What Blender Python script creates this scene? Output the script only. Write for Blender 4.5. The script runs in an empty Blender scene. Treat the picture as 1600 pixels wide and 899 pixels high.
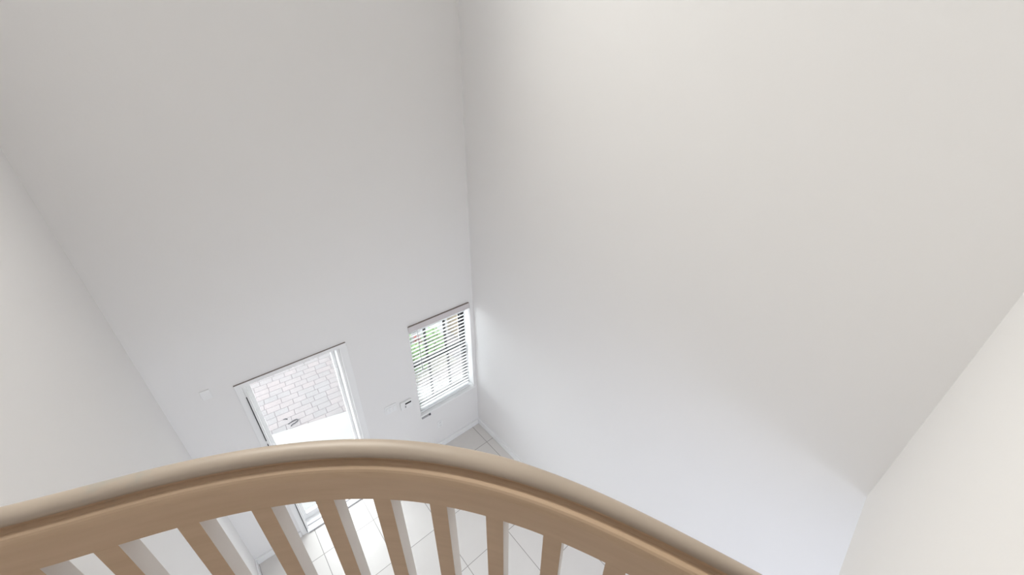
import bpy, bmesh, math, random
from mathutils import Vector, Matrix

random.seed(7)
S = bpy.context.scene
COL = S.collection

# ------------------------------------------------------------------ camera
H = 4.196                      # eye height above the lower floor
F = 600.536                    # focal length in pixels of a 1600 px wide frame
CAM_W = None
w = Vector((-1.00640909, -0.383229737, -0.640350942))
ang = w.length
Rm = Matrix.Rotation(ang, 3, w.normalized())          # columns: A, B, down in camera coords
ax = Rm.col[0]; ay = -Rm.col[1]; az = -Rm.col[2]
# rows of W: world axes expressed in camera coords (x right, y down, z forward)
W3 = Matrix((ax, ay, az))
right = W3 @ Vector((1, 0, 0)); down = W3 @ Vector((0, 1, 0)); fwd = W3 @ Vector((0, 0, 1))
cd = bpy.data.cameras.new('camera'); cam = bpy.data.objects.new('camera', cd); COL.objects.link(cam)
M = Matrix((( right.x, -down.x, -fwd.x, 0), (right.y, -down.y, -fwd.y, 0), (right.z, -down.z, -fwd.z, H), (0, 0, 0, 1)))
cam.matrix_world = M
cd.sensor_width = 36; cd.lens = F / 1600 * 36; cd.clip_start = 0.02; cd.clip_end = 200
S.camera = cam

# ------------------------------------------------------------------ world, lights, exposure
S.view_settings.view_transform = 'Standard'; S.view_settings.look = 'None'
S.view_settings.gamma = 1; S.view_settings.use_curve_mapping = False
S.view_settings.exposure = 0.12
S.cycles.max_bounces = 12; S.cycles.diffuse_bounces = 8
wd = bpy.data.worlds.new('sky'); S.world = wd; wd.use_nodes = True
bg = wd.node_tree.nodes['Background']; bg.inputs[0].default_value = (.94, .95, 1, 1); bg.inputs[1].default_value = 8.5

def area(name, loc, aim, sx, sy, power, color):
    l = bpy.data.lights.new(name, 'AREA'); l.shape = 'RECTANGLE'; l.size = sx; l.size_y = sy
    l.energy = power; l.color = color
    o = bpy.data.objects.new(name, l); COL.objects.link(o); o.location = loc
    o.rotation_euler = Vector(aim).to_track_quat('-Z', 'Y').to_euler()
    return o
# daylight of the high foyer window above the door, then unseen fill lamps added upstairs and downstairs
hw = area('high_window_daylight', (0.5, 3.02, 5.95), (0, -1, -.9), 1.2, 1.2, 27, (1.0, .925, .81)); hw.data.spread = math.radians(110)
area('upstairs_fill', (0.8, -3.85, 4.4), (0, 1, 0), 2.2, 1.8, 9, (1.0, .88, .77))  # added fill from behind, the rear wall has no window
area("under_landing_fill", (0.3, -.7, 2.3), (0, .35, -1), 1.0, .7, 17, (.70, .78, 1.0))  # added cool fill under the landing, not a real fitting
area("downstairs_rear_fill", (0.75, -3.85, 1.2), (0, 1, 0), 2.3, 1.8, 36, (.84, .915, 1.0))  # added cool fill low at the rear, no window there
# light portals in the openings: they only guide the sampling of the sky
for nm, x0, x1, z0, z1 in (('door_portal', -.10, .60, .1, 1.98), ('window_portal', 1.31, 2.01, .73, 1.92), ('high_window_portal', -.06, 1.06, 5.34, 6.56)):
    o = area(nm, ((x0 + x1) / 2, 3.255, (z0 + z1) / 2), (0, -1, 0), x1 - x0, z1 - z0, 1, (1, 1, 1)); o.data.cycles.is_portal = True

# ------------------------------------------------------------------ materials
def mat(name, col, rough=.6, spec=.3, metal=0, bump=0, bscale=60, mottle=0, mscale=3, emis=None):
    m = bpy.data.materials.new(name); m.use_nodes = True
    nt = m.node_tree; b = nt.nodes['Principled BSDF']
    b.inputs['Base Color'].default_value = (*col, 1); b.inputs['Roughness'].default_value = rough
    b.inputs['Specular IOR Level'].default_value = spec; b.inputs['Metallic'].default_value = metal
    tc = nt.nodes.new('ShaderNodeTexCoord')
    if bump:
        n = nt.nodes.new('ShaderNodeTexNoise'); n.inputs['Scale'].default_value = bscale; n.inputs['Detail'].default_value = 4
        bp = nt.nodes.new('ShaderNodeBump'); bp.inputs['Strength'].default_value = bump; bp.inputs['Distance'].default_value = .002
        nt.links.new(tc.outputs['Object'], n.inputs['Vector']); nt.links.new(n.outputs['Fac'], bp.inputs['Height'])
        nt.links.new(bp.outputs[0], b.inputs['Normal'])
    if mottle:
        n = nt.nodes.new('ShaderNodeTexNoise'); n.inputs['Scale'].default_value = mscale; n.inputs['Detail'].default_value = 3
        r = nt.nodes.new('ShaderNodeMapRange'); r.inputs['To Min'].default_value = 1 - mottle; r.inputs['To Max'].default_value = 1 + mottle
        mx = nt.nodes.new('ShaderNodeVectorMath'); mx.operation = 'SCALE'; mx.inputs[0].default_value = col
        nt.links.new(tc.outputs['Object'], n.inputs['Vector']); nt.links.new(n.outputs['Fac'], r.inputs['Value'])
        nt.links.new(r.outputs[0], mx.inputs['Scale']); nt.links.new(mx.outputs[0], b.inputs['Base Color'])
    return m

WALL = mat('white_wall_paint', (.80, .79, .785), .75, .2, bump=.12, bscale=90)
TRIMM = mat('white_trim_paint', (.84, .84, .84), .4, .4, bump=.03, bscale=30)
VAL = mat('greige_valance', (.64, .60, .61), .5, .3, bump=.03)
BLACK = mat('black_plastic', (.01, .01, .012), .35)
BRONZE = mat('dark_window_frame', (.012, .013, .014), .45, bump=.05)
PLATE = mat('white_plastic', (.82, .82, .82), .35, .4, bump=.02)
DARKP = mat('dark_grey_plastic', (.10, .10, .11), .5, bump=.03)
GREYP = mat('grey_plastic', (.38, .37, .38), .5, bump=.03)
SLAT = mat('white_blind_slat', (.86, .87, .88), .45, .4, bump=.03)
CONC = mat('pale_concrete', (.17, .17, .165), .85, .2, bump=.4, bscale=50, mottle=.05, mscale=6)
STUC = mat('cream_stucco', (.26, .215, .155), .9, .1, bump=.6, bscale=80, mottle=.04)
STUCW = mat('white_stucco', (.30, .30, .30), .9, .1, bump=.6, bscale=80, mottle=.04)
BARK = mat('brown_bark', (.10, .06, .035), .9, .1, bump=.5)
LEAF = mat('green_leaf', (.11, .19, .07), .5, .3, mottle=.35, mscale=9)
FLOWER = mat('red_bract', (.25, .04, .03), .6, .2, mottle=.2, mscale=12)
RUBBER = mat('dark_rubber', (.03, .03, .035), .6, bump=.1)
SOIL = mat('pale_gravel', (.15, .145, .125), .95, .1, bump=1, bscale=40, mottle=.3, mscale=20)

def brick_mat(name, c1, c2, mortar, bw, rh, ms, rot=0, off=(0, 0), offset=.5, rough=.4, spec=.4, bump=.3, mott=.04, squash=1):
    m = bpy.data.materials.new(name); m.use_nodes = True
    nt = m.node_tree; b = nt.nodes['Principled BSDF']
    tc = nt.nodes.new('ShaderNodeTexCoord'); mp = nt.nodes.new('ShaderNodeMapping')
    mp.inputs['Rotation'].default_value = (0, 0, rot); mp.inputs['Location'].default_value = (off[0], off[1], 0)
    br = nt.nodes.new('ShaderNodeTexBrick'); br.offset = offset; br.squash = squash; br.squash_frequency = 3
    br.inputs['Color1'].default_value = (*c1, 1); br.inputs['Color2'].default_value = (*c2, 1); br.inputs['Mortar'].default_value = (*mortar, 1)
    br.inputs['Scale'].default_value = 1; br.inputs['Mortar Size'].default_value = ms; br.inputs['Mortar Smooth'].default_value = .1
    br.inputs['Brick Width'].default_value = bw; br.inputs['Row Height'].default_value = rh; br.inputs['Bias'].default_value = 0
    n = nt.nodes.new('ShaderNodeTexNoise'); n.inputs['Scale'].default_value = 5; n.inputs['Detail'].default_value = 5
    r = nt.nodes.new('ShaderNodeMapRange'); r.inputs['To Min'].default_value = 1 - mott; r.inputs['To Max'].default_value = 1 + mott
    v = nt.nodes.new('ShaderNodeVectorMath'); v.operation = 'SCALE'
    bp = nt.nodes.new('ShaderNodeBump'); bp.invert = True; bp.inputs['Strength'].default_value = bump; bp.inputs['Distance'].default_value = .003
    L = nt.links.new
    L(tc.outputs['Object'], mp.inputs['Vector']); L(mp.outputs[0], br.inputs['Vector']); L(tc.outputs['Object'], n.inputs['Vector'])
    L(n.outputs['Fac'], r.inputs['Value']); L(br.outputs['Color'], v.inputs[0]); L(r.outputs[0], v.inputs['Scale'])
    L(v.outputs[0], b.inputs['Base Color']); L(br.outputs['Fac'], bp.inputs['Height']); L(bp.outputs[0], b.inputs['Normal'])
    b.inputs['Roughness'].default_value = rough; b.inputs['Specular IOR Level'].default_value = spec
    return m
# square ceramic tiles, grout lines parallel to the walls
TP = .5085
TILE = brick_mat('beige_ceramic_tile', (.655, .63, .605), (.685, .66, .635), (.34, .32, .30), TP, TP, .0035,
                 off=(-(.955 % TP) , -(1.198 % TP)), offset=0, rough=.4, spec=.22)
PAVE = brick_mat('pale_pink_paver', (.140, .124, .124), (.126, .119, .120), (.080, .071, .073), .175, .118, .0045, rot=math.radians(4), rough=.85, spec=.1, bump=.6, mott=.10, squash=1.3)

def wood_mat(name, ca, cb):
    m = bpy.data.materials.new(name); m.use_nodes = True
    nt = m.node_tree; b = nt.nodes['Principled BSDF']; L = nt.links.new
    tc = nt.nodes.new('ShaderNodeTexCoord')
    n = nt.nodes.new('ShaderNodeTexNoise'); n.inputs['Scale'].default_value = 6; n.inputs['Detail'].default_value = 5
    mp = nt.nodes.new('ShaderNodeMapping'); mp.inputs['Scale'].default_value = (1, 1, 9)
    cr = nt.nodes.new('ShaderNodeValToRGB')
    cr.color_ramp.elements[0].position = .3; cr.color_ramp.elements[0].color = (*ca, 1)
    cr.color_ramp.elements[1].position = .7; cr.color_ramp.elements[1].color = (*cb, 1)
    # worn greyish patch on the cap left of the bend
    d = nt.nodes.new('ShaderNodeVectorMath'); d.operation = 'DISTANCE'; d.inputs[1].default_value = (-.195, .735, H - .563)
    n2 = nt.nodes.new('ShaderNodeTexNoise'); n2.inputs['Scale'].default_value = 55; n2.inputs['Detail'].default_value = 6
    ad = nt.nodes.new('ShaderNodeMath'); ad.operation = 'MULTIPLY_ADD'; ad.inputs[1].default_value = .09; 
    r = nt.nodes.new('ShaderNodeMapRange'); r.inputs['From Min'].default_value = .095; r.inputs['From Max'].default_value = .12
    r.inputs['To Min'].default_value = .7; r.inputs['To Max'].default_value = 0
    mx = nt.nodes.new('ShaderNodeMixRGB'); mx.inputs[2].default_value = (.36, .345, .31, 1)
    L(tc.outputs['Object'], mp.inputs[0]); L(mp.outputs[0], n.inputs['Vector']); L(n.outputs['Fac'], cr.inputs[0])
    L(tc.outputs['Object'], d.inputs[0]); L(tc.outputs['Object'], n2.inputs['Vector'])
    L(n2.outputs['Fac'], ad.inputs[0]); L(d.outputs['Value'], ad.inputs[2]); L(ad.outputs[0], r.inputs['Value'])
    L(r.outputs[0], mx.inputs[0]); L(cr.outputs[0], mx.inputs[1]); L(mx.outputs[0], b.inputs['Base Color'])
    bp = nt.nodes.new('ShaderNodeBump'); bp.inputs['Strength'].default_value = .15; bp.inputs['Distance'].default_value = .001
    L(n.outputs['Fac'], bp.inputs['Height']); L(bp.outputs[0], b.inputs['Normal'])
    b.inputs['Roughness'].default_value = .42; b.inputs['Specular IOR Level'].default_value = .4
    return m
WOOD = wood_mat('tan_painted_wood', (.56, .405, .275), (.61, .45, .315))
CAPW = wood_mat('worn_tan_wood', (.40, .335, .275), (.46, .385, .315))
LIT_SIDE = mat('lit_baluster_side', (.74, .71, .69), .6, .2, bump=.05, mottle=.05, mscale=8)  # baluster sides: pale sheen of the light put into the colour
DUST = mat('brown_dust', (.27, .235, .215), .95, .05, bump=.3)

def glass_mat():
    m = bpy.data.materials.new('clear_glass'); m.use_nodes = True
    nt = m.node_tree; nt.nodes.clear(); L = nt.links.new
    o = nt.nodes.new('ShaderNodeOutputMaterial'); t = nt.nodes.new('ShaderNodeBsdfTransparent'); g = nt.nodes.new('ShaderNodeBsdfGlossy')
    t.inputs[0].default_value = (.95, .98, .97, 1); g.inputs['Roughness'].default_value = .02
    lw = nt.nodes.new('ShaderNodeLayerWeight'); lw.inputs[0].default_value = .5; pw = nt.nodes.new('ShaderNodeMath'); pw.operation = 'POWER'; pw.inputs[1].default_value = 5
    f = nt.nodes.new('ShaderNodeMath'); f.operation = 'MULTIPLY_ADD'; f.inputs[1].default_value = .9; f.inputs[2].default_value = .03; L(lw.outputs['Facing'], pw.inputs[0]); L(pw.outputs[0], f.inputs[0]); mx = nt.nodes.new('ShaderNodeMixShader')
    L(f.outputs[0], mx.inputs[0]); L(t.outputs[0], mx.inputs[1]); L(g.outputs[0], mx.inputs[2]); L(mx.outputs[0], o.inputs[0])
    return m
GLASS = glass_mat()

# ------------------------------------------------------------------ helpers
def box(bm, x0, x1, y0, y1, z0, z1, bev=0, mtx=None):
    r = bmesh.ops.create_cube(bm, size=1)
    v = r['verts']
    bmesh.ops.scale(bm, vec=(x1 - x0, y1 - y0, z1 - z0), verts=v)
    bmesh.ops.translate(bm, vec=((x0 + x1) / 2, (y0 + y1) / 2, (z0 + z1) / 2), verts=v)
    if bev:
        e = list({e for q in v for e in q.link_edges})
        rr = bmesh.ops.bevel(bm, geom=e, offset=bev, segments=2, affect='EDGES', profile=.5)
        v = list({q for q in rr['verts']} | {q for q in v if q.is_valid})
    if mtx is not None:
        bmesh.ops.transform(bm, matrix=mtx, verts=v)
def tube(bm, pts, r, seg=8, cap=True):
    rings = []
    for i, p in enumerate(pts):
        p = Vector(p); a = Vector(pts[max(i - 1, 0)]); b = Vector(pts[min(i + 1, len(pts) - 1)])
        t = (b - a).normalized(); u = t.cross(Vector((0, 0, 1)))
        if u.length < .01: u = t.cross(Vector((1, 0, 0)))
        u.normalize(); v = t.cross(u); rr = r[i] if isinstance(r, (list, tuple)) else r
        rings.append([bm.verts.new(p + (u * math.cos(k * 2 * math.pi / seg) + v * math.sin(k * 2 * math.pi / seg)) * rr) for k in range(seg)])
    for a, b in zip(rings, rings[1:]):
        for k in range(seg): bm.faces.new((a[k], a[(k + 1) % seg], b[(k + 1) % seg], b[k]))
    if cap: bm.faces.new(rings[0][::-1]); bm.faces.new(rings[-1])
def obj(name, bm, m, parent=None, smooth=False, loc=None):
    bmesh.ops.recalc_face_normals(bm, faces=bm.faces)
    me = bpy.data.meshes.new(name); 
    if smooth:
        for f in bm.faces: f.smooth = True
    bm.to_mesh(me); bm.free(); me.materials.append(m)
    o = bpy.data.objects.new(name, me); COL.objects.link(o)
    if parent is not None:
        o.parent = parent
        o.location = -parent.location if loc is None else loc   # meshes are written in world coordinates
    return o
def struct(name, bm, m, **k):
    o = obj(name, bm, m, **k); o['kind'] = 'structure'; return o
def thing(name, label, cat, loc=(0, 0, 0), group=None):
    o = bpy.data.objects.new(name, None); COL.objects.link(o); o.location = loc
    o['label'] = label; o['category'] = cat
    if group: o['group'] = group
    return o
def boxes(*bs, bev=0):
    bm = bmesh.new()
    for b in bs: box(bm, *b, bev=bev)
    return bm

# ------------------------------------------------------------------ the room
XL, XR, YA, YC, YR = -.585, 2.084, 3.05, -.292, -4.0
TOP = 6.9; TH = .2; LZ = H - 1.45; LB = H - 1.818      # landing floor, underside of its slab
DX0, DX1, DZ = -.125, .625, 2.03                       # door opening
WX0, WX1, WZ0, WZ1 = 1.286, 2.036, .70, 1.945          # window opening
HX0, HX1, HZ0, HZ1 = -.1, 1.1, 5.3, 6.6                 # high window over the door, above the view
yo = YA + TH
struct('floor', boxes((XL, XR, YR, YA, -.1, 0)), TILE)
struct('ceiling', boxes((XL - TH, XR + TH, YR - TH, yo, TOP, TOP + .15)), WALL)
struct('wall_back', boxes(
    (XL - TH, DX0, YA, yo, -.1, HZ0), (DX0, DX1, YA, yo, DZ, HZ0), (DX1, WX0, YA, yo, -.1, HZ0),
    (WX0, WX1, YA, yo, -.1, WZ0), (WX0, WX1, YA, yo, WZ1, HZ0), (WX1, XR + TH, YA, yo, -.1, HZ0),
    (XL - TH, HX0, YA, yo, HZ0, TOP), (HX1, XR + TH, YA, yo, HZ0, TOP), (HX0, HX1, YA, yo, HZ1, TOP), (DX0, DX1, YA, yo, -.1, -.002)), WALL)
struct('wall_right', boxes((XR, XR + TH, YR, YA, -.1, TOP)), WALL)
struct('wall_left', boxes((XL - TH, XL, YR, YA, -.1, TOP)), WALL)
struct('wall_rear', boxes((XL - TH, XR + TH, YR - TH, YR, -.1, TOP)), WALL)

# plan curve of the railing's inner face (bends around the landing)
K = 1.0645
ctrl = [(XL - .03, .762), (-.53, .752), (-.44, .728), (-.327 * K, .644 * K), (-.248 * K, .618 * K), (-.156 * K, .585 * K), (-.065 * K, .540 * K), (.018 * K, .488 * K),
        (.091 * K, .429 * K), (.157 * K, .36 * K), (.213 * K, .282 * K), (.260 * K, .204 * K), (.300 * K, .118 * K), (.355, .03), (.388, -.06), (.420, -.17), (.450, YC)]
def catmull(P, n=8):
    out = []
    for i in range(len(P) - 1):
        p0 = Vector(P[max(i - 1, 0)]); p1 = Vector(P[i]); p2 = Vector(P[i + 1]); p3 = Vector(P[min(i + 2, len(P) - 1)])
        for k in range(n):
            t = k / n
            out.append(.5 * ((2 * p1) + (p2 - p0) * t + (2 * p0 - 5 * p1 + 4 * p2 - p3) * t * t + (3 * p1 - p0 - 3 * p2 + p3) * t ** 3))
    out.append(Vector(P[-1])); return out
curve = catmull(ctrl)
# smooth the hand-read points a little
for _ in range(60):
    c = curve[:]
    for i in range(1, len(c) - 1): curve[i] = c[i] * .5 + (c[i - 1] + c[i + 1]) * .25
arc = [0]
for a, b in zip(curve, curve[1:]): arc.append(arc[-1] + (b - a).length)
def at(s):
    for i in range(len(arc) - 1):
        if arc[i + 1] >= s or i == len(arc) - 2:
            t = (s - arc[i]) / (arc[i + 1] - arc[i]); p = curve[i].lerp(curve[i + 1], t)
            a = curve[max(i - 1, 0)]; b = curve[min(i + 2, len(curve) - 1)]
            tg = (b - a).normalized(); return p, tg, Vector((-tg.y, tg.x))   # outward normal
NARROW0 = arc[min(range(len(curve)), key=lambda i: (curve[i] - Vector((.213 * K, .282 * K))).length)]
def sweep(bm, prof, s0, s1, n=120, closed=True):
    rings = []
    for k in range(n + 1):
        p, tg, nn = at(s0 + (s1 - s0) * k / n)
        sv = (s0 + (s1 - s0) * k / n - NARROW0) / (arc[-1] - NARROW0); q = 1 - .5 * max(0, min(1, sv * 1.6))   # the rail gets slimmer towards the front wall
        rings.append([bm.verts.new((p.x + nn.x * (o if o < .02 else .02 + (o - .02) * q), p.y + nn.y * (o if o < .02 else .02 + (o - .02) * q), z)) for o, z in prof])
    m = len(prof)
    for a, b in zip(rings, rings[1:]):
        for k in range(m): bm.faces.new((a[k], a[(k + 1) % m], b[(k + 1) % m], b[k]))
    bm.faces.new(rings[0]); bm.faces.new(rings[-1][::-1])

# landing slab with the same curved edge
bm = bmesh.new()
edge = [at(arc[-1] * k / 80) for k in range(81)]
pl = [(p.x + n.x * .075, p.y + n.y * .075) for p, t, n in edge]
pl[0] = (XL, pl[0][1]); pl = [q for q in pl if q[0] >= XL and q[1] > YC]
pl += [(.53, YC), (XR, YC), (XR, YR), (XL, YR)]
f = bm.faces.new([bm.verts.new((x, y, LB)) for x, y in pl])
r = bmesh.ops.extrude_face_region(bm, geom=[f]); bmesh.ops.translate(bm, vec=(0, 0, LZ - LB), verts=[v for v in r['geom'] if isinstance(v, bmesh.types.BMVert)])
struct('floor_upper', bm, WALL)
struct('wall_front', boxes((.45, XR, YC - .12, YC, LZ, TOP)), WALL)

# baseboards
struct('baseboard_back', boxes((XL, DX0 - .05, YA - .014, YA, 0, .085), (DX1 + .07, XR - .014, YA - .014, YA, 0, .085), bev=.003), TRIMM)
struct('baseboard_right', boxes((XR - .014, XR, YR, YA, 0, .085), bev=.003), TRIMM)
struct('baseboard_left', boxes((XL, XL + .014, YR, YA - .014, 0, .085), bev=.003), TRIMM)

# ------------------------------------------------------------------ front door
wx = YA
cas = boxes((DX0 - .045, DX0, YA - .008, YA, 0, DZ), (DX1, DX1 + .065, YA - .008, YA, 0, DZ), (DX0 - .045, DX1 + .06, YA - .012, YA, DZ, DZ + .035), bev=.002)
t1 = struct('trim_1', cas, TRIMM); obj('dust', boxes((DX0 - .045, DX1 + .06, YA - .012, YA, DZ + .035, DZ + .0375)), DUST, t1)                      # casing around the door
dr = bpy.data.objects.new('door_1', None); COL.objects.link(dr); dr.location = ((DX0 + DX1) / 2, YA + .1, 0); dr['kind'] = 'structure'
obj('door_frame', boxes((DX0, DX0 + .022, YA + .02, YA + .19, 0, DZ), (DX1 - .022, DX1, YA + .02, YA + .19, 0, DZ), (DX0 + .022, DX1 - .022, YA + .02, YA + .19, DZ - .022, DZ), bev=.002), TRIMM, dr)
obj('weather_strip', boxes((DX0, DX0 + .006, YA - .021, YA - .014, .03, 1.38), (DX0, DX0 + .006, YA - .021, YA - .014, 1.42, DZ - .1),), BLACK, dr)
obj('threshold', boxes((DX0, DX1, YA - .02, YA + .20, 0, .018), bev=.004), TRIMM, dr)
obj('threshold_track', boxes((DX0 + .02, DX1 - .02, YA + .045, YA + .055, .018, .024), (DX0 + .02, DX1 - .02, YA - .026, YA - .021, .001, .010)), GREYP, dr)
a0, a1 = DX0 + .022, DX1 - .022
obj('door_stile', boxes((a0, a0 + .03, YA + .13, YA + .165, .024, DZ - .022), (a1 - .03, a1, YA + .13, YA + .165, .024, DZ - .022), (a0 + .03, a1 - .03, YA + .13, YA + .165, DZ - .052, DZ - .022), (a0 + .03, a1 - .03, YA + .13, YA + .165, .024, .10), bev=.002), TRIMM, dr)
obj('door_pane', boxes((a0 + .03, a1 - .03, YA + .145, YA + .150, .10, DZ - .052)), GLASS, dr)
hb = bmesh.new(); box(hb, a1 - .026, a1 - .006, YA + .120, YA + .13, 1.66, 1.74, bev=.003)
obj('hinge', hb, TRIMM, dr)

# ------------------------------------------------------------------ window
wn = bpy.data.objects.new('window_1', None); COL.objects.link(wn); wn.location = ((WX0 + WX1) / 2, YA + .16, WZ0); wn['kind'] = 'structure'
fy0, fy1 = YA + .135, YA + .185; mid = (WZ0 + WZ1) / 2 - .012
obj('window_frame', boxes((WX0, WX0 + .03, fy0, fy1, WZ0, WZ1), (WX1 - .03, WX1, fy0, fy1, WZ0, WZ1), (WX0, WX1, fy0, fy1, WZ0, WZ0 + .03), (WX0, WX1, fy0, fy1, WZ1 - .03, WZ1), bev=.002), BRONZE, wn)
mw = .011
t3 = (WX1 - WX0) / 3
for nm, za, zb, y0, y1 in (('upper_sash', mid - .012, WZ1 - .03, fy0 + .022, fy1 - .005), ('lower_sash', WZ0 + .03, mid + .022, fy0 - .004, fy0 + .018)):
    s = obj(nm, boxes((WX0 + .03, WX1 - .03, y0, y1, za, za + .032), (WX0 + .03, WX1 - .03, y0, y1, zb - .032, zb),
        (WX0 + .03, WX0 + .055, y0, y1, za, zb), (WX1 - .055, WX1 - .03, y0, y1, za, zb),
        (WX0 + t3 - mw, WX0 + t3 + mw, y0, y1, za + .02, zb - .02), (WX0 + 2 * t3 - mw, WX0 + 2 * t3 + mw, y0, y1, za + .02, zb - .02), bev=.001), BRONZE, wn)
    g = obj('pane', boxes((WX0 + .05, WX1 - .05, (y0 + y1) / 2 - .002, (y0 + y1) / 2 + .002, za + .02, zb - .02)), GLASS, wn)
obj('window_sill', boxes((WX0 - .01, WX1 + .01, YA - .018, YA + .135, WZ0 - .018, WZ0 + .006), bev=.004), TRIMM, wn)

# the high window above the door
w2 = bpy.data.objects.new('window_2', None); COL.objects.link(w2); w2.location = ((HX0 + HX1) / 2, YA + .16, HZ0); w2['kind'] = 'structure'
obj('window_frame', boxes((HX0, HX0 + .04, fy0, fy1, HZ0, HZ1), (HX1 - .04, HX1, fy0, fy1, HZ0, HZ1), (HX0, HX1, fy0, fy1, HZ0, HZ0 + .04), (HX0, HX1, fy0, fy1, HZ1 - .04, HZ1), bev=.002), BRONZE, w2)
obj('pane', boxes((HX0 + .04, HX1 - .04, YA + .158, YA + .163, HZ0 + .04, HZ1 - .04)), GLASS, w2)

# blind hanging in the window
bl = thing('window_blind', 'white horizontal slat blind lowered over the dark framed window', 'blind', ((WX0 + WX1) / 2, YA, WZ1))
obj('valance', boxes((WX0 - .004, WX1 - .018, YA - .020, YA - .004, WZ1 - .058, WZ1 + .010), bev=.002), VAL, bl)
obj('dust', boxes((WX0 - .004, WX1 - .018, YA - .020, YA - .001, WZ1 + .010, WZ1 + .0125)), DUST, bl)
obj('head_rail', boxes((WX0 + .004, WX1 - .030, YA + .012, YA + .062, WZ1 - .045, WZ1 - .002), bev=.002), GREYP, bl)
bm = bmesh.new()
NS = 25; z0 = WZ0 + .055; z1 = WZ1 - .07; yc = YA + .052
for k in range(NS):
    z = z0 + (z1 - z0) * k / (NS - 1)
    tilt = math.radians(-22)
    r0 = [(-.024, .0), (-.012, .0025), (0, .0035), (.012, .0025), (.024, 0)]
    top = []; 
    for x in (WX0 + .006, WX1 - .045):
        top.append([bm.verts.new((x, yc + a * math.cos(tilt) - h * math.sin(tilt), z + a * math.sin(tilt) + h * math.cos(tilt) + d)) for d in (0, -.003) for a, h in r0])
    A, B = top
    for j in range(4):
        bm.faces.new((A[j], A[j + 1], B[j + 1], B[j])); bm.faces.new((A[5 + j], B[5 + j], B[6 + j], A[6 + j]))
    bm.faces.new((A[0], B[0], B[5], A[5])); bm.faces.new((A[4], A[9], B[9], B[4]))
    bm.faces.new(A[:5] + A[9:4:-1]); bm.faces.new(B[:5][::-1] + B[5:])
obj('slats', bm, SLAT, bl)
obj('bottom_rail', boxes((WX0 + .006, WX1 - .045, yc - .025, yc + .025, WZ0 + .012, WZ0 + .030), bev=.003), SLAT, bl)
for x in (WX0 + .12, WX1 - .12):
    bm = bmesh.new()
    for yy in (yc - .026, yc + .026): tube(bm, [(x, yy, WZ0 + .03), (x, yy, WZ1 - .045)], .0009, 6)
    obj('ladder_cord', bm, SLAT, bl)
bm = bmesh.new(); tube(bm, [(WX0 + .098, YA + .006, WZ1 - .058), (WX0 + .099, YA + .004, WZ1 - .56)], .0035, 8)
tube(bm, [(WX0 + .099, YA + .004, WZ1 - .56), (WX0 + .099, YA + .004, WZ1 - .61)], .006, 8)
obj('tilt_wand', bm, GREYP, bl)

sn = thing('window_sensor', 'small grey sensor block fixed just under the left end of the window sill', 'sensor', (WX0 + .06, YA, WZ0 - .045))
obj('sensor_body', boxes((WX0 + .0, WX0 + .085, YA - .020, YA, WZ0 - .050, WZ0 - .020), bev=.003), GREYP, sn)
obj('magnet', boxes((WX0 + .090, WX0 + .112, YA - .024, YA, WZ0 - .048, WZ0 - .020), bev=.003), DARKP, sn)

# ------------------------------------------------------------------ wall fittings
th = thing('alarm_keypad', 'white wall keypad with a small black display left of the window', 'keypad', (1.13, YA, 1.0))
obj('keypad_body', boxes((1.064, 1.197, YA - .026, YA, .945, 1.052), bev=.006), PLATE, th)
obj('display', boxes((1.115, 1.185, YA - .0285, YA - .026, 1.012, 1.030)), BLACK, th)
obj('button', boxes((1.108, 1.122, YA - .0285, YA - .026, .968, .996), bev=.001), GREYP, th)
sw = thing('light_switch', 'white triple switch plate between the door and the alarm keypad', 'light switch', (.96, YA, 1.04))
obj('switch_plate', boxes((.893, 1.025, YA - .007, YA, .985, 1.092), bev=.003), PLATE, sw)
for x in (.919, .959, .999):
    bm = bmesh.new(); box(bm, x - .013, x + .013, YA - .012, YA - .006, 1.008, 1.068, bev=.002, mtx=None)
    obj('rocker', bm, PLATE, sw)
ou = thing('wall_outlet', 'white electrical outlet low on the wall below the window', 'outlet', (1.51, YA, .4))
obj('outlet_plate', boxes((1.475, 1.545, YA - .006, YA, .345, .455), bev=.003), PLATE, ou)
for z in (.375, .425):
    s = obj('socket', boxes((1.493, 1.527, YA - .009, YA - .005, z - .016, z + .016), bev=.004), PLATE, ou)
    sl = obj('slot', boxes((1.502, 1.505, YA - .0098, YA - .0088, z - .007, z + .007), (1.514, 1.517, YA - .0098, YA - .0088, z - .006, z + .006)), GREYP, ou)
    mw_ = sl; sl.parent = s; sl.location = (0, 0, 0)
ch = thing('door_chime', 'small flat white chime box on the wall left of the door', 'door chime', (-.33, YA, 2.1))
obj('chime_cover', boxes((-.365, -.305, YA - .010, YA, 2.045, 2.128), bev=.003), PLATE, ch)

# ------------------------------------------------------------------ railing around the landing
zb, zt = H - .66, H - .603
rl = thing('landing_railing', 'curved tan railing with square balusters around the upper landing', 'railing', (0, .5, LZ))
L_ = arc[-1]
prof = [(0, zb), (0, H - .602), (.0006, H - .598), (.0018, H - .594), (.0038, H - .590), (.0066, H - .5872), (.0098, H - .586), (.013, H - .5866), (.016, H - .5885), (.020, H - .590), (.027, H - .589), (.028, H - .583),
        (.049, H - .583), (.050, H - .589), (.056, H - .590), (.062, H - .594), (.066, H - .600), (.066, zb)]
bm = bmesh.new(); sweep(bm, prof, 0, L_, 140)
o = obj('rail_board', bm, WOOD, rl)
bm = bmesh.new()
cz = H - .5755; cp = [(.039 + .0175 * math.cos(t), cz + .0105 * math.sin(t)) for t in [i * 2 * math.pi / 28 for i in range(28)]]
sweep(bm, cp, 0, L_, 160)
obj('handrail', bm, CAPW, rl, smooth=True)
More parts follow.
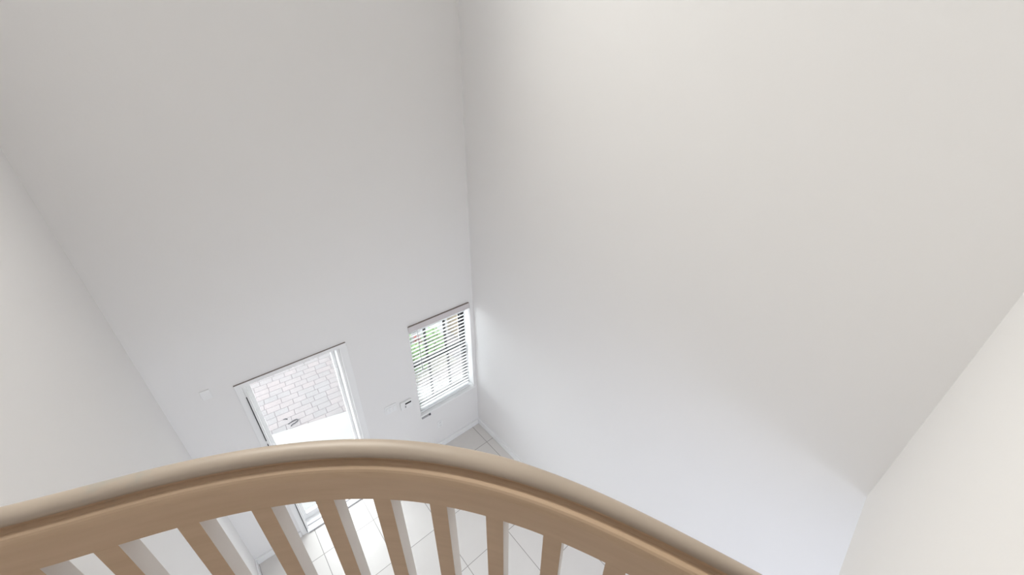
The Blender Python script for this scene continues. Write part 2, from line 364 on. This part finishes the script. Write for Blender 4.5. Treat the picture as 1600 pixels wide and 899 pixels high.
bm = bmesh.new(); sweep(bm, [(-.02, LZ), (-.02, LZ + .035), (-.012, LZ + .043), (.067, LZ + .043), (.075, LZ + .035), (.075, LZ)], 0, L_, 140)
obj('bottom_curb', bm, WOOD, rl)
# one baluster every 104 mm
s_ref = None
best = min(range(len(curve)), key=lambda i: (curve[i] - Vector((.091 * K, .429 * K))).length)
s_ref = arc[best]; PITCH = .1035
JIT = {-5: .004, -4: -.005, -3: 0, -2: .005, -1: .005, 0: .001, 1: -.001, 2: -.003, 3: -.006, 4: -.008, 5: -.010}
for k in range(-8, 14):
    s = s_ref + k * PITCH + JIT.get(k, -.012 if k > 0 else 0) + .0
    if s < .04 or s > L_ - .03: continue
    p, tg, n = at(s)
    c = p + n * .0175
    bm = bmesh.new()
    box(bm, -.0158, .0158, -.0172, .0172, LZ + .043, zb, bev=.0012)
    rm = Matrix.Rotation(math.atan2(tg.y, tg.x), 4, 'Z'); rm.translation = (c.x, c.y, 0)
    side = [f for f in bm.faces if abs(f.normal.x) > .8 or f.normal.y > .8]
    for f in side: f.material_index = 1  # lit look of the sides and back painted as a paler colour
    bmesh.ops.transform(bm, matrix=rm, verts=bm.verts)
    o = obj('baluster', bm, WOOD, rl); o.data.materials.append(LIT_SIDE)

# ------------------------------------------------------------------ outside
GZ = -.124
bm = boxes((-8, 10, yo, 14, GZ - .2, GZ)); struct('paver_ground', bm, PAVE)
def prism(bm, pts, z0, z1):
    f = bm.faces.new([bm.verts.new((x, y, z0)) for x, y in pts])
    r = bmesh.ops.extrude_face_region(bm, geom=[f]); bmesh.ops.translate(bm, vec=(0, 0, z1 - z0), verts=[v for v in r['geom'] if isinstance(v, bmesh.types.BMVert)])
bm = bmesh.new(); prism(bm, [(-3, yo), (4.2, yo), (4.2, 3.62), (1.6, 4.32), (.83, 4.50), (-.15, 4.76), (-3, 5.4)], GZ, GZ + .03)
struct('porch_slab', bm, CONC)
bm = bmesh.new(); prism(bm, [(1.8, 4.4), (2.62, 4.4), (2.62, 5.17), (1.8, 5.17)], GZ, GZ + .05)
struct('planting_bed', bm, SOIL)

nb = thing('neighbouring_house', 'cream stucco house wall across the path seen through the window', 'building', (4.5, 5.6, GZ))
obj('wall', boxes((3.02, 9, 4.95, 9.0, GZ, 3.0)), STUC, nb)
obj('plinth', boxes((3.0, 9, 4.92, 4.95, GZ, .0), bev=.005), STUCW, nb)
obj('roof', boxes((2.97, 9.3, 4.7, 9.2, 3.0, 3.15), bev=.02), STUCW, nb)
gw = thing('garden_wall', 'low white rendered garden wall behind the green shrubs', 'wall', (2.5, 5.3, GZ))
obj('wall_body', boxes((1.75, 2.95, 5.18, 5.32, GZ, .95), bev=.004), STUCW, gw)
obj('coping', boxes((1.72, 2.95, 5.15, 5.35, .95, 1.0), bev=.006), STUCW, gw)

def shrub(x, y, h, rad, n, label, m=LEAF, group=None):
    t = thing('leafy_shrub', label, 'shrub', (x, y, GZ + .05), group)
    bm = bmesh.new()
    for k in range(7):
        a = k * 2.4; q = rad * .6
        tube(bm, [(x, y, GZ + .04), (x + q * .4 * math.cos(a), y + q * .4 * math.sin(a), GZ + h * .45), (x + q * math.cos(a), y + q * math.sin(a), GZ + h * .85)], [.008, .006, .003], 6)
    obj('stem', bm, BARK, t)
    bm = bmesh.new()
    for k in range(n):
        while True:
            v = Vector((random.uniform(-1, 1), random.uniform(-1, 1), random.uniform(-1, 1)))
            if .35 < v.length < 1: break
        c = Vector((x + v.x * rad, y + v.y * rad, GZ + .05 + h * .5 + v.z * h * .5))
        R = Matrix.Rotation(random.uniform(0, 6.28), 3, 'Z') @ Matrix.Rotation(random.uniform(-.9, .9), 3, 'X')
        l = random.uniform(.03, .05); wd_ = l * .4
        pts = [(0, 0, 0), (wd_, l * .5, .004), (0, l, -.004), (-wd_, l * .5, .004)]
        bm.faces.new([bm.verts.new(c + R @ Vector(p)) for p in pts])
    obj('foliage', bm, m, t)
shrub(2.02, 4.60, .50, .20, 900, 'rounded green shrub in the gravel bed nearest the window')
shrub(2.42, 4.80, .52, .19, 900, 'green shrub in the gravel bed on the side next to the cream house')
shrub(2.00, 4.97, .60, .12, 420, 'narrow green shrub at the back left of the bed against the white garden wall')
shrub(2.27, 5.06, .30, .07, 120, 'small plant with red leaves at the foot of the white garden wall', FLOWER)

# dark cord lying on the pavers
bm = bmesh.new()
pts = [(.106, 4.825), (.156, 4.84), (.199, 4.847), (.228, 4.836), (.226, 4.808), (.183, 4.786), (.15, 4.784), (.126, 4.762)]
pp = catmull(pts, 6)
tube(bm, [(p.x, p.y, GZ + .010) for p in pp], .0055, 8)
o = obj('looped_cord', bm, RUBBER, smooth=True); o['label'] = 'short looped dark cord lying on the pavers outside the door'; o['category'] = 'cord'
bm = bmesh.new(); tube(bm, [(.079, 4.961, GZ + .007), (.102, 4.954, GZ + .008), (.120, 4.933, GZ + .007)], .006, 8)
o = obj('pavement_scrap', bm, RUBBER, smooth=True); o['label'] = 'tiny dark scrap on the pavers just beyond the looped cord'; o['category'] = 'scrap'
